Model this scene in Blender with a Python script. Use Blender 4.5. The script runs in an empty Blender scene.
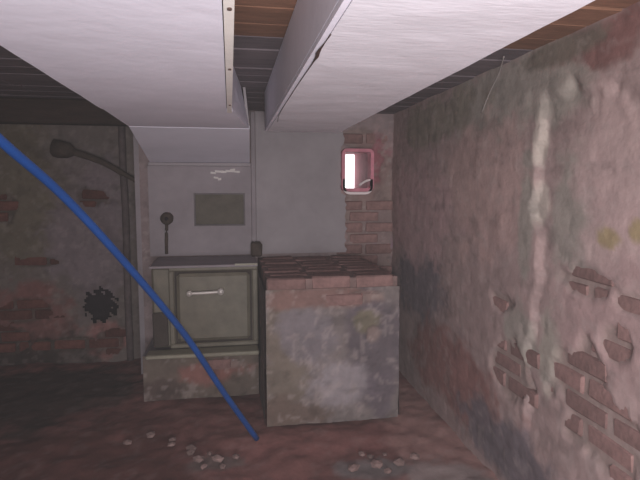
import bpy, math, random
import numpy as np
from mathutils import Vector

random.seed(7)
SC = bpy.context.scene
COL = SC.collection

# ---------------------------------------------------------------- camera
cam_d = bpy.data.cameras.new('camera')
cam = bpy.data.objects.new('camera', cam_d)
COL.objects.link(cam)
cam.location = (0, 0, 1.2)
cam.rotation_euler = (math.radians(90 - 5.6), 0, math.radians(-9.77))
cam_d.sensor_width = 36.0
cam_d.lens = 36.0 * 520 / 640
cam_d.clip_start = 0.02
SC.camera = cam

# ---------------------------------------------------------------- daylight outside, seen through the vent hole
world = bpy.data.worlds.new('world')
SC.world = world
world.use_nodes = True
bgn = world.node_tree.nodes['Background']
bgn.inputs[0].default_value = (1.0, 0.96, 0.98, 1)
bgn.inputs[1].default_value = 2.5


def area(name, loc, look, size, power, col, spread=180):
    l = bpy.data.lights.new(name, 'AREA')
    l.shape = 'DISK'
    l.size = size
    l.energy = power
    l.color = col
    l.spread = math.radians(spread)
    o = bpy.data.objects.new(name, l)
    COL.objects.link(o)
    o.location = loc
    d = Vector(look) - Vector(loc)
    o.rotation_euler = d.to_track_quat('-Z', 'Y').to_euler()
    return o


# the phone's torch just over the lens, and an added broad fill light behind the photographer
area('torch', (0.02, -0.12, 1.14), (0.75, 2.5, 1.35), 0.05, 9.0, (1.0, 0.95, 0.96), 150)
area('fill_light', (0.1, -0.75, 0.85), (0.75, 2.6, 1.45), 0.8, 47.0, (0.98, 0.96, 0.98), 160)

SC.view_settings.view_transform = 'Standard'
SC.view_settings.look = 'None'
SC.view_settings.gamma = 1.0
SC.view_settings.use_curve_mapping = False
SC.view_settings.exposure = -0.2


# ---------------------------------------------------------------- helpers
def lin(c):
    out = []
    for v in c:
        v = v / 255.0
        out.append(v / 12.92 if v <= 0.04045 else ((v + 0.055) / 1.055) ** 2.4)
    return tuple(out)


def mat(name, col=None, rough=0.85, var=0.25, scale=9.0, bump=0.3, bscale=60.0, metal=0.0,
        rnd=0.0, stretch=(1, 1, 1), spec=0.3, bdist=0.004):
    """procedural dull material; col None = read the mesh's own colour attribute"""
    m = bpy.data.materials.new(name)
    m.use_nodes = True
    nt = m.node_tree
    N = nt.nodes
    L = nt.links
    b = N['Principled BSDF']
    b.inputs['Roughness'].default_value = rough
    b.inputs['Metallic'].default_value = metal
    b.inputs['Specular IOR Level'].default_value = spec
    tc = N.new('ShaderNodeTexCoord')
    mp = N.new('ShaderNodeMapping')
    mp.inputs['Scale'].default_value = stretch
    L.new(tc.outputs['Object'], mp.inputs['Vector'])
    n1 = N.new('ShaderNodeTexNoise')
    n1.inputs['Scale'].default_value = scale
    n1.inputs['Detail'].default_value = 5
    n1.inputs['Roughness'].default_value = 0.65
    L.new(mp.outputs[0], n1.inputs['Vector'])
    mr = N.new('ShaderNodeMapRange')
    mr.inputs['From Min'].default_value = 0.3
    mr.inputs['From Max'].default_value = 0.7
    mr.inputs['To Min'].default_value = 1 - var
    mr.inputs['To Max'].default_value = 1 + var
    L.new(n1.outputs['Fac'], mr.inputs['Value'])
    val = mr.outputs[0]
    if rnd:
        oi = N.new('ShaderNodeObjectInfo')
        m2 = N.new('ShaderNodeMapRange')
        m2.inputs['To Min'].default_value = 1 - rnd
        m2.inputs['To Max'].default_value = 1 + rnd
        L.new(oi.outputs['Random'], m2.inputs['Value'])
        mu = N.new('ShaderNodeMath')
        mu.operation = 'MULTIPLY'
        L.new(val, mu.inputs[0])
        L.new(m2.outputs[0], mu.inputs[1])
        val = mu.outputs[0]
    vm = N.new('ShaderNodeVectorMath')
    vm.operation = 'SCALE'
    if col is None:
        at_ = N.new('ShaderNodeAttribute')
        at_.attribute_name = 'Col'
        L.new(at_.outputs['Color'], vm.inputs[0])
    else:
        vm.inputs[0].default_value = lin(col)
    L.new(val, vm.inputs['Scale'])
    L.new(vm.outputs[0], b.inputs['Base Color'])
    if bump:
        n2 = N.new('ShaderNodeTexNoise')
        n2.inputs['Scale'].default_value = bscale
        n2.inputs['Detail'].default_value = 4
        L.new(mp.outputs[0], n2.inputs['Vector'])
        bp = N.new('ShaderNodeBump')
        bp.inputs['Strength'].default_value = bump
        bp.inputs['Distance'].default_value = bdist
        L.new(n2.outputs['Fac'], bp.inputs['Height'])
        L.new(bp.outputs[0], b.inputs['Normal'])
    return m


M = dict(
    plaster=mat('old_plaster', None, 0.92, 0.16, 12, 0.5, 55),
    brick=mat('worn_brick', (132, 103, 99), 0.93, 0.25, 20, 0.6, 70, rnd=0.18),
    brick_dark=mat('dark_brick', (98, 62, 56), 0.93, 0.3, 20, 0.6, 70, rnd=0.3),
    paint=mat('white_board_paint', (228, 224, 236), 0.75, 0.05, 5, 0.25, 30),
    brushed=mat('brushed_white_paint', (226, 222, 230), 0.75, 0.05, 7, 0.35, 26, stretch=(1, 3.5, 3.5), bdist=0.003),
    strip=mat('cream_edge_paint', (228, 222, 216), 0.7, 0.06, 9, 0.2, 40),
    nail=mat('rusty_nail', (70, 50, 44), 0.6, 0.2, 40, 0.1),
    plank=mat('old_floorboard', (136, 98, 78), 0.9, 0.3, 5, 0.5, 30, rnd=0.3, stretch=(1, 6, 6)),
    plank_grey=mat('grey_floorboard', (104, 94, 98), 0.9, 0.25, 5, 0.5, 30, rnd=0.15, stretch=(1, 6, 6)),
    joist=mat('dark_joist_wood', (52, 40, 36), 0.9, 0.3, 5, 0.5, 30, stretch=(1, 6, 6)),
    board=mat('grey_cement_board', (143, 134, 138), 0.85, 0.12, 6, 0.25, 50),
    board2=mat('pale_grey_cement_board', (150, 142, 145), 0.85, 0.1, 6, 0.25, 50),
    plate=mat('dark_metal_plate', (84, 76, 66), 0.6, 0.2, 15, 0.2),
    rim=mat('dark_grey_rim', (96, 88, 90), 0.6, 0.2, 15, 0.2),
    cab=mat('grey_green_enamel', (106, 99, 86), 0.6, 0.2, 10, 0.15, 40, spec=0.5),
    cab_edge=mat('pale_cabinet_edge', (134, 128, 112), 0.5, 0.15, 15, 0.15, spec=0.5),
    gap=mat('dark_gap', (66, 58, 54), 0.9, 0.2),
    handle=mat('pale_metal_handle', (200, 192, 186), 0.5, 0.08, 20, 0.05, metal=0.3, spec=0.6),
    pipe=mat('old_grey_pipe', (92, 80, 80), 0.8, 0.3, 15, 0.4),
    rust=mat('dark_rusty_iron', (72, 60, 54), 0.85, 0.3, 20, 0.5),
    near_black=mat('dark_hollow', (40, 31, 35), 0.95, 0.3, 12, 0.6, 40),  # very dark base colour for the hollow and the switch toggle
    hose=mat('blue_plastic', (12, 62, 126), 0.4, 0.12, 8, 0.05, spec=0.5),
    pink=mat('pink_clay', (158, 100, 110), 0.7, 0.2, 14, 0.4),
    liner=mat('pale_pink_clay', (205, 132, 146), 0.7, 0.2, 14, 0.4),
    lip=mat('white_rim', (235, 220, 220), 0.5, 0.05, 14, 0.1),
    flake=mat('pale_flake', (205, 198, 195), 0.8, 0.1, 20, 0.3),
    rubble=mat('mortar_rubble', (128, 106, 102), 0.95, 0.3, 14, 0.7, rnd=0.25),
    wire=mat('pale_wire', (150, 142, 138), 0.7, 0.1, 20, 0.1),
)


def _hash(ix, iy, s):
    h = np.sin(ix * 127.1 + iy * 311.7 + s * 74.7) * 43758.5453
    return h - np.floor(h)


def vnoise(x, y, s=0):
    ix = np.floor(x); iy = np.floor(y)
    fx = x - ix; fy = y - iy
    fx = fx * fx * (3 - 2 * fx); fy = fy * fy * (3 - 2 * fy)
    a = _hash(ix, iy, s); b = _hash(ix + 1, iy, s)
    c = _hash(ix, iy + 1, s); d = _hash(ix + 1, iy + 1, s)
    return (a * (1 - fx) + b * fx) * (1 - fy) + (c * (1 - fx) + d * fx) * fy


def fbm(x, y, s=0, oct=4):
    t = 0; a = 0.5; n = 0
    for k in range(oct):
        t = t + a * vnoise(x, y, s + k * 3.1)
        n += a; a *= 0.55; x = x * 2.03; y = y * 2.03
    return t / n


def smooth(x, a, b):
    t = np.clip((x - a) / (b - a), 0, 1)
    return t * t * (3 - 2 * t)


def blob(u, v, cu, cv, ru, rv, s, soft=0.35):
    """ragged-edged patch on a wall, 0..1"""
    d = np.sqrt(((u - cu) / ru) ** 2 + ((v - cv) / rv) ** 2)
    d = d + (fbm(u * 9, v * 9, s) - 0.5) * 1.1 + (fbm(u * 40, v * 40, s + 5, 2) - 0.5) * 0.35
    return 1 - smooth(d, 1 - soft, 1 + soft)


def link(name, verts, faces, m, parent=None, cols=None, sm=False):
    me = bpy.data.meshes.new(name)
    me.from_pydata([tuple(v) for v in verts], [], [tuple(f) for f in faces])
    me.update()
    if cols is not None:
        ca = me.color_attributes.new('Col', 'FLOAT_COLOR', 'POINT')
        arr = np.ones((len(verts), 4), dtype=np.float32)
        arr[:, :3] = cols
        ca.data.foreach_set('color', arr.ravel())
    if sm:
        me.polygons.foreach_set('use_smooth', [True] * len(me.polygons))
    me.materials.append(m)
    o = bpy.data.objects.new(name, me)
    COL.objects.link(o)
    if parent:
        o.parent = parent
    return o


def tag(o, label=None, cat=None, group=None, kind=None):
    if label: o['label'] = label
    if cat: o['category'] = cat
    if group: o['group'] = group
    if kind: o['kind'] = kind
    return o


def empty(name, loc):
    o = bpy.data.objects.new(name, None)
    COL.objects.link(o)
    o.location = loc
    o.empty_display_size = 0.05
    return o


class MB:
    """collects pieces for one mesh"""
    def __init__(s): s.v = []; s.f = []

    def box(s, x0, x1, y0, y1, z0, z1, j=0.0, bev=0.0):
        if bev:
            b = bev
            pts = []
            for (X, sx) in ((x0, 1), (x1, -1)):
                for (Y, sy) in ((y0, 1), (y1, -1)):
                    for (Z, sz) in ((z0, 1), (z1, -1)):
                        pts += [(X, Y + sy * b, Z + sz * b), (X + sx * b, Y, Z + sz * b), (X + sx * b, Y + sy * b, Z)]
            import bmesh
            bm = bmesh.new()
            for p in pts:
                bm.verts.new([c + random.uniform(-j, j) for c in p])
            r = bmesh.ops.convex_hull(bm, input=bm.verts)
            bmesh.ops.dissolve_limit(bm, angle_limit=0.02, verts=bm.verts, edges=bm.edges) if j == 0 else None
            bm.verts.index_update()
            n = len(s.v)
            s.v += [tuple(v.co) for v in bm.verts]
            s.f += [tuple(v.index + n for v in f.verts) for f in bm.faces]
            bm.free()
            return s
        n = len(s.v)
        for X in (x0, x1):
            for Y in (y0, y1):
                for Z in (z0, z1):
                    s.v.append((X + random.uniform(-j, j), Y + random.uniform(-j, j), Z + random.uniform(-j, j)))
        for f in ((0, 1, 3, 2), (4, 6, 7, 5), (0, 4, 5, 1), (2, 3, 7, 6), (0, 2, 6, 4), (1, 5, 7, 3)):
            s.f.append(tuple(i + n for i in f))
        return s

    def hexa(s, P):
        """8 points: bottom 4 then top 4"""
        n = len(s.v)
        s.v += [tuple(p) for p in P]
        for f in ((3, 2, 1, 0), (4, 5, 6, 7), (0, 1, 5, 4), (1, 2, 6, 5), (2, 3, 7, 6), (3, 0, 4, 7)):
            s.f.append(tuple(i + n for i in f))
        return s

    def tube(s, pts, r, seg=12, wob=0.0):
        pts = [Vector(p) for p in pts]
        n0 = len(s.v)
        rs = r if isinstance(r, (list, tuple)) else [r] * len(pts)
        ref = Vector((0, 0, 1))
        for i, p in enumerate(pts):
            d = (pts[min(i + 1, len(pts) - 1)] - pts[max(i - 1, 0)]).normalized()
            a = d.cross(ref)
            if a.length < 0.05: a = d.cross(Vector((1, 0, 0)))
            a.normalize(); b = d.cross(a)
            for k in range(seg):
                t = 2 * math.pi * k / seg
                rr = rs[i] * (1 + random.uniform(-wob, wob))
                s.v.append(tuple(p + a * math.cos(t) * rr + b * math.sin(t) * rr))
        for i in range(len(pts) - 1):
            for k in range(seg):
                k2 = (k + 1) % seg
                s.f.append((n0 + i * seg + k, n0 + i * seg + k2, n0 + (i + 1) * seg + k2, n0 + (i + 1) * seg + k))
        s.f.append(tuple(n0 + k for k in range(seg))[::-1])
        e = n0 + (len(pts) - 1) * seg
        s.f.append(tuple(e + k for k in range(seg)))
        return s

    def build(s, name, m, parent=None, sm=False):
        return link(name, s.v, s.f, m, parent, sm=sm)


def spline(pts, n=8):
    """Catmull-Rom through the points"""
    P = [Vector(p) for p in pts]
    P = [P[0] * 2 - P[1]] + P + [P[-1] * 2 - P[-2]]
    out = []
    for i in range(1, len(P) - 2):
        for k in range(n):
            t = k / n
            a, b, c, d = P[i - 1], P[i], P[i + 1], P[i + 2]
            out.append(0.5 * ((2 * b) + (c - a) * t + (2 * a - 5 * b + 4 * c - d) * t * t + (3 * b - a - 3 * c + d) * t ** 3))
    out.append(P[-2])
    return out


def relief(name, org, U, V, Nn, lu, lv, step, base, patches=(), exposed=(), seed=0, amp=0.007, hole=None,
           u0=0.0, v0=0.0, ghost=0.0, extra=None, m='plaster', parent=None, thick=0.011,
           mortar=(138, 120, 114), fleck=0.30, deep=0.009):
    """worn rendered surface as a height field; returns the object and the exposure function.
    u, v are measured from the world coordinates u0, v0 so that patches are given in world metres."""
    nu = int(lu / step) + 1; nv = int(lv / step) + 1
    uu, vv = np.meshgrid(np.linspace(0, lu, nu) + u0, np.linspace(0, lv, nv) + v0)
    u = uu.ravel(); v = vv.ravel()

    def expo(u, v):
        e = np.zeros_like(u)
        for i, (a, b, c, d) in enumerate(exposed):
            e = np.maximum(e, blob(u, v, a, b, c, d, seed + 31 + i, 0.16))
        return e
    e = expo(u, v)
    h = (fbm(u * 2.2, v * 2.2, seed) - 0.5) * amp * 2.6 + (fbm(u * 11, v * 11, seed + 2) - 0.5) * amp * 1.1 \
        + (fbm(u * 45, v * 45, seed + 4, 2) - 0.5) * amp * 0.35
    if ghost:
        row = np.floor(v / 0.075)
        fu = np.abs(((u + (row % 2) * 0.1125) / 0.225) % 1 - 0.5) * 0.225
        fv = np.abs((v / 0.075) % 1 - 0.5) * 0.075
        jn = np.maximum(smooth(fu, 0.098, 0.1125), smooth(fv, 0.026, 0.0375))
        h = h - jn * ghost * smooth(fbm(u * 3, v * 3, seed + 9), 0.35, 0.6)
    h = h * (1 - 0.6 * e) + thick * (1 - e) - deep * e
    if extra is not None:
        h = h + extra(u, v)
    col = np.tile(np.array(lin(base)), (len(u), 1))
    for i, (a, b, c, d, cc) in enumerate(patches):
        w = blob(u, v, a, b, c, d, seed + 71 + i, 0.28)[:, None] * 0.9
        col = col * (1 - w) + np.array(lin(cc)) * w
    mo = np.array(lin(mortar))
    col = col * (1 - e[:, None] * 0.8) + mo * e[:, None] * 0.8
    # old whitewash worn off in flecks
    fl = smooth(fbm(u * 26, v * 26, seed + 13, 3), 0.60, 0.70)[:, None] * fleck
    col = col * (1 - fl) + np.array(lin((172, 158, 154))) * fl
    dk = smooth(fbm(u * 15, v * 19, seed + 17, 3), 0.62, 0.72)[:, None] * 0.35
    col = col * (1 - dk) + col * 0.45 * dk
    U = np.array(U); V = np.array(V); Nn = np.array(Nn); org = np.array(org)
    P = org + np.outer(u - u0, U) + np.outer(v - v0, V) + np.outer(h, Nn)
    faces = []
    for j in range(nv - 1):
        for i in range(nu - 1):
            a = j * nu + i
            if hole:
                cu = (u[a] + u[a + 1]) / 2; cv = (v[a] + v[a + nu]) / 2
                if hole(cu, cv): continue
            faces.append((a, a + 1, a + nu + 1, a + nu))
    o = link(name, P, faces, M[m], parent, col, sm=True)
    return o, expo


BRICKS = []
for k in range(5):
    for mm in ('brick', 'brick_dark'):
        b = MB().box(-0.1, 0.1, -0.03, 0.03, -0.0315, 0.0315, 0.0025, 0.007)
        o = b.build('brick', M[mm])
        BRICKS.append((mm, o.data))
        bpy.data.objects.remove(o)


def lay_bricks(parent, expo, u_rng, v_rng, place, rot, kind='brick', thr=0.45, skip=None):
    """bricks one by one in stretcher bond wherever the render has fallen off"""
    meshes = [d for (k, d) in BRICKS if k == kind]
    c = 0
    for r in range(int(v_rng[0] / 0.075), int(v_rng[1] / 0.075)):
        vz = (r + 0.5) * 0.075
        off = 0.1125 * (r % 2)
        for q in range(int(math.floor(u_rng[0] / 0.225)), int(math.ceil(u_rng[1] / 0.225)) + 1):
            uc = (q + 0.5) * 0.225 - off
            if uc < u_rng[0] or uc > u_rng[1]: continue
            uu = np.array([uc - 0.07, uc, uc + 0.07]); vv = np.array([vz] * 3)
            if expo(uu, vv).max() < thr: continue
            if skip and skip(uc, vz): continue
            o = bpy.data.objects.new('brick', random.choice(meshes))
            COL.objects.link(o)
            o.parent = parent
            o.location = place(uc, vz, random.uniform(-0.002, 0.006))
            o.rotation_euler = (random.uniform(-0.03, 0.03), random.uniform(-0.02, 0.02), rot + random.uniform(-0.03, 0.03))
            c += 1
    return c


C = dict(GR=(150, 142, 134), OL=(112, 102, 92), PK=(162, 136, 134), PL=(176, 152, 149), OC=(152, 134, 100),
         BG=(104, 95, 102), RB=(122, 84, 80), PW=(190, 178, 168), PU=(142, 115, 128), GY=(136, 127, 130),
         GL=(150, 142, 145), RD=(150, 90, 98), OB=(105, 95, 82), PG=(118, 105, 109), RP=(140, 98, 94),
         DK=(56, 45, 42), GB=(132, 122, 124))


def pal(l): return [(a, b, c, d, C[k] if isinstance(k, str) else k) for a, b, c, d, k in l]


GR, OL, PK, PL, OC, BG, RB, PW, PU, GY, GL, RD, OB, PG, RP, DK, GB = \
    'GR OL PK PL OC BG RB PW PU GY GL RD OB PG RP DK GB'.split()

# ================================================================ room shell
CEIL = 1.70
XR = 1.11
YB = 3.45
YA = 3.80

# ---- right wall
def rstep(u, v):
    # the nearer stretch has lost its top coat back to a ragged upright edge
    edge = 1.735 + (fbm(u * 0 + 1.3, v * 9, 3) - 0.5) * 0.16
    return -0.020 * (1 - smooth(u, edge - 0.010, edge + 0.010)) * smooth(v, 0.20, 0.36) * (1 - smooth(v + (fbm(u * 6, v * 6, 8) - 0.5) * 0.3, 1.42, 1.50))


r_pat = pal([(1.35, 0.81, 0.26, 0.28, PK), (1.97, 1.57, 0.48, 0.16, GR), (2.7, 1.57, 0.5, 0.12, (134, 124, 112)), (2.2, 1.20, 0.45, 0.28, (176, 148, 143)),
             (1.81, 1.1, 0.05, 0.22, GR), (1.56, 1.11, 0.14, 0.2, GR), (1.38, 1.26, 0.17, 0.26, PL), (1.39, 1.05, 0.05, 0.03, OC),
             (1.28, 1.08, 0.03, 0.03, OC), (2.95, 0.62, 0.45, 0.2, (112, 102, 108)), (2.47, 0.28, 0.5, 0.2, (142, 100, 95)), (1.83, 0.62, 0.10, 0.14, GR),
             (1.74, 1.38, 0.03, 0.10, PW), (1.74, 1.15, 0.04, 0.08, PW), (1.66, 0.62, 0.06, 0.14, (160, 152, 142)),
             (1.95, 0.14, 0.38, 0.12, BG), (1.42, 1.64, 0.2, 0.07, RB), (1.62, 1.66, 0.2, 0.04, OL), (3.0, 1.05, 0.5, 0.28, (176, 146, 146)),
             (1.25, 0.45, 0.12, 0.2, PL), (0.4, 1.0, 0.6, 0.5, PL)])
r_exp = [(1.47, 0.9, 0.15, 0.045), (1.29, 0.87, 0.08, 0.03), (1.50, 0.56, 0.13, 0.14), (1.34, 0.74, 0.06, 0.05),
         (1.88, 0.47, 0.13, 0.12), (1.33, 0.45, 0.11, 0.12), (1.95, 0.74, 0.10, 0.04), (1.42, 0.40, 0.12, 0.06)]
wr, ex = relief('wall_right', (XR, -1.2, -0.1), (0, 1, 0), (0, 0, 1), (-1, 0, 0), 5.1, 1.84, 0.0125, (158, 136, 133), r_pat, r_exp,
                seed=11, deep=0.003, fleck=0.22, amp=0.0055, u0=-1.2, v0=-0.1, ghost=0.003, extra=rstep)
tag(wr, kind='structure')
lay_bricks(wr, ex, (0.9, 3.35), (0.0, 1.7), lambda u, v, d: (XR + 0.030 - d + (0.019 if u < 1.72 else 0.001), u, v), math.pi / 2)

# ---- back wall (the chimney breast) with the vent hole
HX0, HX1, HZ0, HZ1 = 0.749, 0.938, 1.19, 1.46


def in_hole(u, v):
    return HX0 < u < HX1 and HZ0 < v < HZ1


b_pat = pal([(0.95, 1.06, 0.22, 0.45, PK), (0.94, 1.36, 0.14, 0.2, RD), (1.0, 0.90, 0.13, 0.2, PU), (0.98, 0.42, 0.2, 0.26, BG)])
b_exp = [(0.91, 1.02, 0.14, 0.30), (1.05, 1.06, 0.07, 0.45), (0.85, 1.53, 0.16, 0.07), (0.92, 0.7, 0.2, 0.14)]
wb, ex = relief('wall_back', (-0.56, YB, -0.1), (1, 0, 0), (0, 0, 1), (0, -1, 0), 1.72, 1.84, 0.0125, (138, 122, 122), b_pat, b_exp,
                seed=23, amp=0.008, u0=-0.56, v0=-0.1, ghost=0.004, hole=in_hole)
tag(wb, kind='structure')
lay_bricks(wb, ex, (0.70, 1.12), (0.0, 1.7), lambda u, v, d: (u, YB + 0.027 - d, v), 0,
           skip=lambda u, v: HX0 - 0.10 < u < HX1 + 0.10 and HZ0 - 0.03 < v < HZ1 + 0.03)
b = MB()
b.box(HX0 - 0.05, HX0, YB + 0.012, 3.90, HZ0 - 0.05, HZ1 + 0.05)
b.box(HX1, HX1 + 0.05, YB + 0.012, 3.90, HZ0 - 0.05, HZ1 + 0.05)
b.box(HX0, HX1, YB + 0.012, 3.90, HZ0 - 0.05, HZ0)
b.box(HX0, HX1, YB + 0.012, 3.90, HZ1, HZ1 + 0.05)
b.build('vent_reveal', M['pink'], wb)
s = MB().box(-0.59, -0.56, YB - 0.01, YA + 0.03, -0.1, 1.74)
s.build('breast_side', M['board'], wb)

# ---- alcove wall on the left, further back
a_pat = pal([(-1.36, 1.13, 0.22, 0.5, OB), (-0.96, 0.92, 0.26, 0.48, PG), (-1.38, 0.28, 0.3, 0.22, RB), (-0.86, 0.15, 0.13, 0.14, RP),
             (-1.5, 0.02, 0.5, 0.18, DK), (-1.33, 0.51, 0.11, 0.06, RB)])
a_exp = [(-1.40, 0.36, 0.18, 0.08), (-1.55, 0.16, 0.18, 0.10), (-1.15, 0.12, 0.2, 0.05), (-0.84, 0.12, 0.10, 0.10),
         (-0.92, 1.14, 0.10, 0.06), (-1.48, 1.06, 0.07, 0.11), (-1.29, 0.7, 0.13, 0.03)]


def cavity(u, v):
    return ((u + 0.905) / 0.105) ** 2 + ((v - 0.39) / 0.115) ** 2 + 0.5 * math.sin(u * 91 + v * 47) * math.sin(v * 63) < 1.0


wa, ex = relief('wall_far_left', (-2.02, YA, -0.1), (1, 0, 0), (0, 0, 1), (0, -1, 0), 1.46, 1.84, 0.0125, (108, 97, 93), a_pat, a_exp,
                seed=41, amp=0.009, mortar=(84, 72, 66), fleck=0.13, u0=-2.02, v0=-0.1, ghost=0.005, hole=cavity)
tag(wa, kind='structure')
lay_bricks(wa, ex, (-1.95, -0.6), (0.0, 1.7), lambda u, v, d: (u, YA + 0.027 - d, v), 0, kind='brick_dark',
           skip=lambda u, v: abs(u + 0.905) < 0.2 and abs(v - 0.39) < 0.13)
# hollow knocked through the render: a rough bowl behind the wall face
vs = []; fs = []
for i in range(7):
    for k in range(20):
        t = 2 * math.pi * k / 20
        r = (0.15, 0.145, 0.14, 0.13, 0.11, 0.07, 0.01)[i] * random.uniform(0.9, 1.1)
        vs.append((-0.905 + r * math.cos(t), YA - 0.002 + (0.0, 0.03, 0.06, 0.10, 0.13, 0.16, 0.17)[i], 0.39 + r * 1.08 * math.sin(t)))
for i in range(6):
    for k in range(20):
        fs.append((i * 20 + k, i * 20 + (k + 1) % 20, (i + 1) * 20 + (k + 1) % 20, (i + 1) * 20 + k))
fs.append(tuple(120 + k for k in range(20)))
tag(link('hollow', vs, fs, M['near_black'], wa), 'dark ragged hollow knocked through the plaster')

# ---- left wall and the wall behind the photographer (out of the frame)
wl, _ = relief('wall_left', (-2.0, 3.85, -0.1), (0, -1, 0), (0, 0, 1), (1, 0, 0), 5.1, 1.84, 0.05, (112, 98, 92), seed=51, amp=0.01)
tag(wl, kind='structure')
wf, _ = relief('wall_front', (1.16, -1.2, -0.1), (-1, 0, 0), (0, 0, 1), (0, 1, 0), 3.2, 1.84, 0.05, (120, 106, 100), seed=61, amp=0.01)
tag(wf, kind='structure')

# ---- earth floor
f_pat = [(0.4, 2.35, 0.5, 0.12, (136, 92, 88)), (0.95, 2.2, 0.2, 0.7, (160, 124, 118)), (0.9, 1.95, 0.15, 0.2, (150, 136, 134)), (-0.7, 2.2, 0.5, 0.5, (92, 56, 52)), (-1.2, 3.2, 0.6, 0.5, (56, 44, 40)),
         (0.62, 2.1, 0.16, 0.08, (120, 112, 112)), (-0.08, 2.25, 0.12, 0.06, (116, 100, 96))]
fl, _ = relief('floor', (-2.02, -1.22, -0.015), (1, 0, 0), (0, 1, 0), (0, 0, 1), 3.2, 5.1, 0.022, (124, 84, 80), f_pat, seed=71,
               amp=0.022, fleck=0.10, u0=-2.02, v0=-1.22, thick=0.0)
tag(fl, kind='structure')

# ---- ceiling: floorboards of the room above, laid across
base = MB().box(-2.02, 1.18, -1.22, 3.9, CEIL + 0.03, CEIL + 0.05).build('ceiling', M['joist'])
tag(base, kind='structure')
y = -1.22
i = 0
while y < 3.88:
    w = random.uniform(0.135, 0.165)
    cut = random.uniform(-1.2, -0.7)
    m = 'plank_grey' if y > 1.75 else 'plank'
    for (xa, xb) in ((-2.02, cut - 0.002), (cut + 0.002, 1.18)):
        d = random.uniform(0, 0.005)
        MB().box(xa, xb, y + 0.003, min(y + w, 3.9) - 0.003, CEIL + d, CEIL + 0.028 + d, 0, 0.003).build('plank', M[m], base)
    y += w
    i += 1

# joist across the alcove ceiling
j = MB().box(-2.0, -0.52, 3.15, 3.25, 1.565, 1.70, 0.0, 0.008).build('ceiling_joist', M['joist'])
tag(j, 'dark brown timber joist crossing under the boards at far upper left', 'beam')


# ================================================================ the two boxed-in beams
def slab(name, x0, x1, y0, y1, z, t, m, parent, seed, amp=0.003):
    """painted board seen from below: gently uneven face with closed edges"""
    nx = max(4, int((x1 - x0) / 0.03)); ny = max(6, int((y1 - y0) / 0.03))
    V = []; F = []
    xs = np.linspace(x0, x1, nx); ys = np.linspace(y0, y1, ny)
    X, Y = np.meshgrid(xs, ys)
    hh = (fbm(X.ravel() * 3, Y.ravel() * 3, seed) - 0.5) * amp * 2
    for k, (a, b_) in enumerate(zip(X.ravel(), Y.ravel())):
        V.append((a, b_, z - abs(hh[k])))
    n = nx * ny
    for a, b_ in zip(X.ravel(), Y.ravel()):
        V.append((a, b_, z + t))
    for q in range(ny - 1):
        for p in range(nx - 1):
            a = q * nx + p
            F.append((a, a + nx, a + nx + 1, a + 1))
            F.append((n + a, n + a + 1, n + a + nx + 1, n + a + nx))
    for p in range(nx - 1):
        F.append((p, p + 1, n + p + 1, n + p))
        a = (ny - 1) * nx + p
        F.append((a + 1, a, n + a, n + a + 1))
    for q in range(ny - 1):
        a = q * nx
        F.append((a + nx, a, n + a, n + a + nx))
        a = q * nx + nx - 1
        F.append((a, a + nx, n + a + nx, n + a))
    return link(name, V, F, M[m], parent)


def own(root):
    """keep children where they were built although the root stands elsewhere"""
    for ch in root.children:
        ch.location = ch.location - root.location


L0 = empty('boxed_beam', (-0.23, 1.0, 1.50))
slab('underside_board', -0.470, -0.008, -0.6, 2.10, 1.50, 0.012, 'paint', L0, 3)
slab('edge_strip', -0.006, 0.012, -0.6, 2.10, 1.496, 0.016, 'strip', L0, 4, 0.001)['label'] = 'cream painted edge strip'
tr = MB()   # short board between the end of the strip and the hood, flaring to the right
tr.hexa([(-0.470, 2.106, 1.502), (0.014, 2.106, 1.502), (0.098, 2.63, 1.497), (-0.470, 2.63, 1.497),
         (-0.470, 2.106, 1.516), (0.014, 2.106, 1.516), (0.098, 2.63, 1.511), (-0.470, 2.63, 1.511)])
tr.build('end_board', M['paint'], L0)
MB().box(-0.468, -0.456, -0.6, 2.60, 1.513, 1.698).build('side_board', M['paint'], L0)
MB().box(-0.004, 0.008, -0.6, 2.10, 1.513, 1.698).build('side_board', M['board2'], L0)
MB().hexa([(0.000, 2.10, 1.513), (0.012, 2.10, 1.513), (0.096, 2.62, 1.512), (0.084, 2.62, 1.512),
           (0.000, 2.10, 1.698), (0.012, 2.10, 1.698), (0.060, 2.62, 1.698), (0.048, 2.62, 1.698)]).build('side_board', M['paint'], L0)
for yy in (1.34, 1.90, 0.9):
    MB().tube([(0.004, yy, 1.4925), (0.004, yy, 1.502)], 0.004, 8).build('nail', M['nail'], L0)
own(L0)
tag(L0, 'left white boxed-in beam under the ceiling, smooth painted with a cream edge strip', 'beam')

# sloping hood from the beam's end down to the back wall
H = empty('hood', (-0.19, 3.0, 1.42))
MB().hexa([(-0.470, 2.640, 1.496), (0.100, 2.640, 1.496), (0.128, 3.425, 1.366), (-0.492, 3.425, 1.366),
           (-0.470, 2.640, 1.512), (0.100, 2.640, 1.512), (0.128, 3.425, 1.384), (-0.492, 3.425, 1.384)]).build('hood_panel', M['paint'], H)
MB().hexa([(-0.470, 2.64, 1.513), (-0.458, 2.64, 1.513), (-0.480, 3.425, 1.385), (-0.492, 3.425, 1.385),
           (-0.470, 2.64, 1.698), (-0.458, 2.64, 1.698), (-0.480, 3.425, 1.698), (-0.492, 3.425, 1.698)]).build('side_board', M['paint'], H)
MB().hexa([(0.088, 2.64, 1.513), (0.100, 2.64, 1.513), (0.128, 3.425, 1.385), (0.116, 3.425, 1.385),
           (0.070, 2.64, 1.698), (0.082, 2.64, 1.698), (0.128, 3.425, 1.698), (0.116, 3.425, 1.698)]).build('side_board', M['board2'], H)
MB().box(-0.500, 0.134, 3.395, 3.425, 1.345, 1.366, 0, 0.003).build('lip_strip', M['board2'], H)
own(H)
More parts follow.
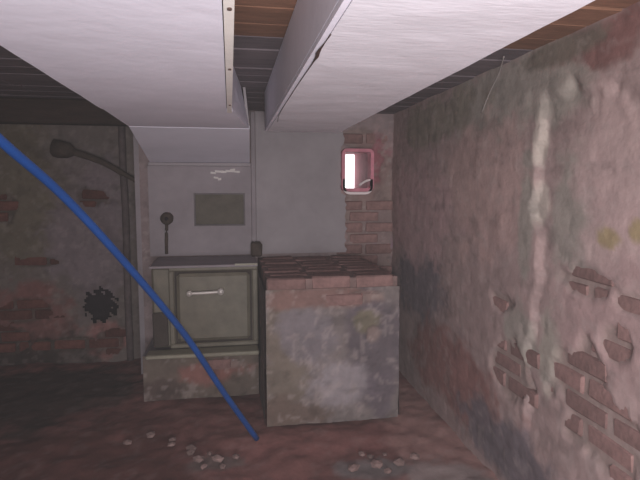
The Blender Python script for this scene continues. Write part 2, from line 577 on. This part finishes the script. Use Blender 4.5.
tag(H, 'white sloping hood panel between the left beam and the grey back wall', 'hood')

R0 = empty('boxed_beam', (0.38, 1.0, 1.50))
slab('underside_board', 0.198, 0.578, -0.6, 2.76, 1.500, 0.012, 'brushed', R0, 8, 0.006)
slab('corner_strip', 0.184, 0.196, -0.6, 2.76, 1.500, 0.012, 'paint', R0, 9, 0.001)
MB().box(0.184, 0.196, -0.6, 2.76, 1.515, 1.698).build('side_board', M['paint'], R0)
MB().box(0.566, 0.578, -0.6, 2.76, 1.515, 1.698).build('side_board', M['paint'], R0)
MB().box(0.197, 0.565, 2.748, 2.76, 1.515, 1.698).build('end_board', M['paint'], R0)
cr = spline([(0.197, 1.02, 1.4975), (0.195, 1.14, 1.4972), (0.198, 1.24, 1.4970), (0.196, 1.6, 1.4975), (0.199, 2.1, 1.4975), (0.214, 2.35, 1.4975)], 6)
rr = [0.0012 + 0.0035 * math.exp(-((p.y - 1.17) / 0.05) ** 2) for p in cr]
MB().tube(cr, rr, 6, 0.3).build('crack', M['nail'], R0)['label'] = 'dark crack along the near corner of the underside'
own(R0)
tag(R0, 'right white boxed-in beam under the ceiling, rough brushed paint with a cracked corner', 'beam')

# ================================================================ grey boards on the chimney breast
PX0, PX1, PZ0, PZ1 = -0.228, 0.094, 0.964, 1.174
bd = MB()
bd.box(-0.505, PX0, 3.405, 3.43, 0.775, 1.344)
bd.box(PX1, 0.134, 3.405, 3.43, 0.775, 1.344)
bd.box(PX0, PX1, 3.405, 3.43, PZ1, 1.344)
bd.box(PX0, PX1, 3.405, 3.43, 0.775, PZ0)
o = bd.build('wall_board', M['board'])
tag(o, 'grey flat wall board under the hood, around the dark rectangular plate', 'board')
rag = []
nseg = 46
for k in range(nseg + 1):
    z = 0.775 + (1.695 - 0.775) * k / nseg
    rag.append((0.765 - 0.02 * (z > 1.47) + random.uniform(-0.012, 0.008) if not 1.16 < z < 1.48 else 0.728 + random.uniform(-0.004, 0.004), z))
V = [(0.166, 3.412, 0.775)] + [(x, 3.412, z) for x, z in rag] + [(0.166, 3.412, 1.695)]
n = len(V)
V += [(x, 3.43, z) for x, _, z in V]
F = [tuple(range(n)), tuple(range(2 * n - 1, n - 1, -1))] + [(k, k + n, (k + 1) % n + n, (k + 1) % n) for k in range(n)]
o = link('wall_board', V, F, M['board2'])
tag(o, 'tall pale grey wall board with a ragged right edge beside the bright vent', 'board')
o = MB().box(0.137, 0.163, 3.400, 3.43, 0.775, 1.69, 0.0015).build('cover_strip', M['board'])
tag(o, 'narrow upright grey strip covering the joint between the two wall boards', 'trim')
# plate sunk into the board
P = empty('cover_plate', (-0.07, 3.42, 0.964))
MB().box(PX0 + .008, PX1 - .008, 3.420, 3.428, PZ0 + .008, PZ1 - .008).build('plate', M['plate'], P)
fr = MB()
fr.box(PX0, PX1, 3.398, 3.430, PZ1 - 0.009, PZ1); fr.box(PX0, PX1, 3.398, 3.430, PZ0, PZ0 + 0.009)
fr.box(PX0, PX0 + 0.009, 3.398, 3.430, PZ0 + 0.009, PZ1 - 0.009); fr.box(PX1 - 0.009, PX1, 3.398, 3.430, PZ0 + 0.009, PZ1 - 0.009)
fr.build('rim', M['rim'], P)
own(P)
tag(P, 'dark rectangular metal plate with a thin rim set in the grey wall board', 'plate')
fk = MB()
for (x, z, w) in ((-0.10, 1.303, .02), (-0.065, 1.312, .026), (-0.03, 1.31, .022), (0.0, 1.314, .024), (0.045, 1.31, .024),
                  (-0.085, 1.272, .016), (-0.06, 1.262, .014), (0.02, 1.322, .018)):
    fk.box(x - w, x + w * random.uniform(.4, 1), 3.401, 3.4045, z - 0.006, z + 0.006, 0.003)
o = fk.build('scuff_mark', M['flake'])
tag(o, 'pale flaked scuff marks on the grey board just under the hood', 'mark', kind='stuff')

# round dark switch with its cable
K = empty('wall_switch', (-0.395, 3.40, 1.015))
MB().tube([(-0.395, 3.404, 1.015), (-0.395, 3.385, 1.015), (-0.395, 3.372, 1.015), (-0.395, 3.362, 1.015)], [0.040, 0.040, 0.034, 0.02], 18, 0.04).build('switch_body', M['rust'], K, True)
MB().tube([(-0.395, 3.364, 1.015), (-0.395, 3.350, 1.013)], [0.013, 0.010], 10).build('toggle', M['near_black'], K, True)
MB().tube(spline([(-0.398, 3.395, 0.98), (-0.402, 3.395, 0.9), (-0.404, 3.395, 0.79)], 4), 0.010, 8, 0.1).build('cable', M['rust'], K, True)
own(K)
tag(K, 'round dark wall switch with a cable running down the grey board', 'switch')

# ================================================================ vent
A = empty('air_vent', (0.845, 3.43, 1.18))


def ring(x0, x1, z0, z1, r, y0, y1, w, m, name, parent, arc=None):
    """rounded rectangular rim"""
    def loop(d):
        pts = []
        for (cx, cz, a0) in ((x1 - r, z1 - r, 0), (x0 + r, z1 - r, 90), (x0 + r, z0 + r, 180), (x1 - r, z0 + r, 270)):
            for k in range(6):
                t = math.radians(a0 + 18 * k)
                pts.append((cx + (r + d) * math.cos(t), cz + (r + d) * math.sin(t)))
        return pts
    inn, out = loop(0), loop(w)
    n = len(inn)
    V = [(x, y0, z) for x, z in inn] + [(x, y0, z) for x, z in out] + [(x, y1, z) for x, z in inn] + [(x, y1, z) for x, z in out]
    F = []
    rng = range(n) if arc is None else arc
    for k in rng:
        q = (k + 1) % n
        F += [(k, q, n + q, n + k), (k, 2 * n + k, 2 * n + q, q), (n + k, n + q, 3 * n + q, 3 * n + k), (2 * n + k, 3 * n + k, 3 * n + q, 2 * n + q)]
    return link(name, V, F, M[m], parent, sm=False)


ring(0.752, 0.926, 1.205, 1.444, 0.012, 3.385, 3.47, 0.022, 'liner', 'vent_liner', A)
ring(0.752, 0.926, 1.180, 1.30, 0.035, 3.385, 3.400, 0.016, 'lip', 'lower_rim', A, arc=range(11, 24))['label'] = 'white curved rim at the foot of the opening'
MB().tube(spline([(0.85, 3.39, 1.225), (0.89, 3.40, 1.25), (0.928, 3.395, 1.262)], 5), 0.008, 8, 0.1).build('bracket', M['lip'], A, True)
own(A)
tag(A, 'small pink-lined vent opening in the back wall with bright daylight behind', 'vent')

# ================================================================ low plinth with brick ledge, standing in front of the breast
PL_ = empty('plinth', (0.5, 2.9, 0))
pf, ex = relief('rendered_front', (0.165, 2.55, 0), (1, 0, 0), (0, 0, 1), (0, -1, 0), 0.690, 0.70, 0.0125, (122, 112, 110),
                [(0.25, 0.35, 0.12, 0.4, (114, 103, 93)), (0.30, 0.06, 0.2, 0.08, (104, 88, 80)), (0.36, 0.46, 0.14, 0.12, (122, 114, 118)), (0.72, 0.42, 0.16, 0.27, (96, 87, 92)), (0.68, 0.52, 0.07, 0.06, (114, 106, 90)), (0.54, 0.20, 0.18, 0.12, (146, 137, 140)), (0.76, 0.12, 0.1, 0.12, (100, 90, 96)), (0.45, 0.65, 0.3, 0.05, (126, 98, 92))],  # pale grey patch mid-front paints a haze plume onto the render
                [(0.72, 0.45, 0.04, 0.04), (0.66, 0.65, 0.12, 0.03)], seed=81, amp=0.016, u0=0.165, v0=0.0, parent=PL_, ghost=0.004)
lay_bricks(PL_, ex, (0.2, 0.70), (0.0, 0.68), lambda u, v, d: (u, 2.55 + 0.028 - d, v), 0)
pr, _ = relief('rendered_side', (0.853, 2.55, 0), (0, 1, 0), (0, 0, 1), (1, 0, 0), 0.86, 0.70, 0.02, (112, 92, 90), seed=83, amp=0.008, parent=PL_)
pl, _ = relief('rendered_side', (0.168, 3.41, 0), (0, -1, 0), (0, 0, 1), (-1, 0, 0), 0.86, 0.70, 0.02, (112, 100, 98), seed=84, amp=0.006, parent=PL_)
# top courses of bricks laid flat
top = [d for k, d in BRICKS if k == 'brick']
for r in range(8):
    yy = 2.605 + r * 0.108
    for q in range(3):
        xx = 0.276 + q * 0.228 + (0.02 if r % 2 else -0.005)
        o = bpy.data.objects.new('brick', random.choice(top))
        COL.objects.link(o); o.parent = PL_
        o.location = (xx, yy, 0.724 + random.uniform(-0.002, 0.002))
        o.scale = (1.0, 1.68, 1.0)
        o.rotation_euler = (random.uniform(-.015, .015), random.uniform(-.015, .015), random.uniform(-.03, .03))
MB().box(0.172, 0.848, 2.56, 3.42, 0.66, 0.750).build('mortar_bed', M['rubble'], PL_)
own(PL_)
tag(PL_, 'low grey rendered plinth with a flat brick ledge in front of the back wall', 'plinth')

# lower base under the cabinet
B2 = empty('cabinet_base', (-0.16, 3.2, 0))
pb, ex = relief('rendered_front', (-0.50, 2.99, 0), (1, 0, 0), (0, 0, 1), (0, -1, 0), 0.648, 0.262, 0.0125, (104, 92, 84),
                [(-0.11, 0.16, 0.2, 0.07, (134, 92, 86)), (-0.4, 0.05, 0.15, 0.08, (84, 70, 66))], [(-0.05, 0.19, 0.12, 0.03)], seed=91, amp=0.012, u0=-0.50, v0=0.0, parent=B2)
lay_bricks(B2, ex, (-0.4, 0.1), (0, 0.24), lambda u, v, d: (u, 2.99 + 0.028 - d, v), 0)
MB().box(-0.50, 0.148, 2.995, 3.42, 0.0, 0.258, 0.002).build('core', M['board'], B2)
MB().box(-0.475, 0.148, 2.90, 3.01, 0.262, 0.286, 0.002, 0.006).build('sill', M['cab_edge'], B2)['label'] = 'pale projecting sill'
own(B2)
tag(B2, 'rough brown-grey base block with a pale sill under the metal cabinet', 'base')

# ================================================================ metal cabinet with bar handle
K = empty('metal_cabinet', (-0.15, 3.2, 0.29))
MB().box(-0.448, 0.150, 3.03, 3.39, 0.29, 0.755, 0, 0.012).build('body', M['cab'], K)
fr = MB()
fr.box(-0.352, 0.150, 3.005, 3.032, 0.735, 0.765, 0, 0.006); fr.box(-0.352, 0.150, 3.005, 3.032, 0.288, 0.315, 0, 0.006)
fr.box(0.118, 0.150, 3.005, 3.032, 0.312, 0.738, 0, 0.006); fr.box(-0.352, -0.322, 3.005, 3.032, 0.312, 0.738, 0, 0.006)
fr.build('door_frame', M['cab'], K)
MB().box(-0.320, 0.116, 3.024, 3.031, 0.316, 0.734).build('shadow_gap', M['gap'], K)
d = MB().box(-0.308, 0.104, 2.992, 3.024, 0.330, 0.722, 0, 0.018).build('door', M['cab'], K)
hb = MB()
hb.tube(spline([(-0.235, 2.962, 0.615), (-0.15, 2.958, 0.617), (-0.062, 2.962, 0.620)], 4), 0.009, 10)
hb.tube([(-0.235, 2.992, 0.615), (-0.235, 2.952, 0.615)], 0.016, 12)
hb.tube([(-0.062, 2.992, 0.620), (-0.062, 2.952, 0.620)], 0.018, 12)
h = hb.build('handle', M['handle'], d, True); h['label'] = 'pale metal bar handle'
MB().box(-0.445, -0.362, 3.012, 3.030, 0.30, 0.50, 0.002, 0.005).build('side_panel', M['gap'], K)
MB().box(-0.455, 0.150, 2.985, 3.39, 0.756, 0.770, 0, 0.004).build('top_plate', M['board'], K)
MB().box(0.02, 0.148, 2.975, 2.984, 0.766, 0.776, 0.001).build('edge_bar', M['cab_edge'], K)
own(K)
tag(K, 'grey-green metal cabinet with a pale bar handle on its door below the dark plate', 'cabinet')
o = MB().box(0.125, 0.195, 3.30, 3.38, 0.772, 0.86, 0.004, 0.01).build('wood_block', M['rust'])
tag(o, 'small dark block on the cabinet top at the foot of the joint strip', 'block')

# ================================================================ pipes on the left
pp = MB().tube(spline([(-0.712, 3.745, 0.0), (-0.715, 3.75, 0.5), (-0.709, 3.745, 1.0), (-0.716, 3.75, 1.4), (-0.714, 3.745, 1.698)], 6), 0.024, 12, 0.05).build('pipe', M['pipe'], None, True)
tag(pp, 'upright dull grey pipe running floor to ceiling beside the chimney breast', 'pipe')
D = empty('iron_rod', (-0.8, 3.70, 1.35))
MB().tube(spline([(-1.05, 3.70, 1.455), (-0.85, 3.695, 1.385), (-0.70, 3.69, 1.30), (-0.56, 3.69, 1.215)], 6), [0.022] * 6 + [0.02] * 6 + [0.016] * 7, 10, 0.08).build('rod', M['rust'], D, True)
MB().tube([(-1.13, 3.79, 1.47), (-1.115, 3.71, 1.468), (-1.04, 3.70, 1.452), (-1.01, 3.70, 1.44)], [0.042, 0.058, 0.05, 0.026], 12, 0.12).build('anchor', M['rust'], D, True)
own(D)
tag(D, 'dark rusty iron rod slanting down from a knob on the far left wall', 'rod')

# ================================================================ blue pipe slanting down to the floor
hp = spline([(-0.75, 1.0, 1.690), (-0.64, 1.2, 1.48), (-0.551, 1.40, 1.319), (-0.473, 1.62, 1.175), (-0.343, 1.85, 0.930),
             (-0.186, 2.08, 0.624), (-0.045, 2.25, 0.315), (0.105, 2.36, 0.03)], 8)
o = MB().tube(hp, 0.0132, 14).build('blue_pipe', M['hose'], None, True)
tag(o, 'bent bright blue plastic pipe slanting from upper left down to the floor', 'pipe')

# thin wire between the ceiling and the right wall
o = MB().tube(spline([(1.02, 1.86, 1.695), (1.06, 1.97, 1.655), (1.08, 2.08, 1.60), (1.088, 2.16, 1.53)], 6), 0.0022, 6).build('wire', M['wire'], None, True)
tag(o, 'thin pale wire hanging from the ceiling boards against the right wall', 'wire')


# ================================================================ rubble on the floor
def lump(name, s, m):
    import bmesh
    bm = bmesh.new()
    bmesh.ops.create_icosphere(bm, subdivisions=1, radius=1)
    for v in bm.verts:
        v.co *= random.uniform(0.75, 1.15)
        v.co.x *= s[0]; v.co.y *= s[1]; v.co.z *= s[2]
    me = bpy.data.meshes.new(name)
    bm.to_mesh(me); bm.free()
    me.materials.append(m)
    o = bpy.data.objects.new(name, me)
    COL.objects.link(o)
    return o


for (cx, cy, rx, ry, n, lab, grp) in (
        (-0.08, 2.25, 0.11, 0.07, 13, 'pale mortar lump in the small heap near the foot of the blue pipe', 'mortar lumps left of the blue pipe'),
        (0.63, 2.12, 0.14, 0.09, 15, 'grey mortar lump in the heap at the bottom right of the plinth', 'mortar lumps before the plinth'),
        (-0.36, 2.45, 0.2, 0.12, 7, 'dark lump of rubble lying in the shade left of the blue pipe', 'dark rubble on the left floor')):
    put = []
    for k in range(max(5, n // 2 + 1)):
        s = random.uniform(0.012, 0.032)
        o = lump('rubble_lump', (s * 1.3, s, s * 0.7), M['rubble'])
        for _t in range(60):
            px, py = cx + random.gauss(0, 0.6) * rx, cy + random.gauss(0, 0.6) * ry
            if all(math.hypot(px - a, py - b_) > (s + c_) * 1.45 for a, b_, c_ in put): break
        put.append((px, py, s))
        o.location = (px, py, s * 0.4)
        o.rotation_euler.z = random.uniform(0, 6.28)
        tag(o, lab, 'rubble', grp)


# ---------------------------------------------------------------- dust haze hanging in the cellar air
hm = bpy.data.materials.new('dust_haze')
hm.use_nodes = True
nt = hm.node_tree
nt.nodes.remove(nt.nodes['Principled BSDF'])
vs_ = nt.nodes.new('ShaderNodeVolumeScatter')
vs_.inputs['Color'].default_value = (0.9, 0.88, 0.88, 1)
vs_.inputs['Density'].default_value = 0.009
vs_.inputs['Anisotropy'].default_value = 0.0
nt.links.new(vs_.outputs[0], nt.nodes['Material Output'].inputs['Volume'])
o = MB().box(-1.98, 1.05, -1.15, 3.78, 0.03, 1.69).build('dust_haze', hm)
tag(o, 'thin grey dust haze hanging in the air through the whole cellar', 'haze', kind='stuff')
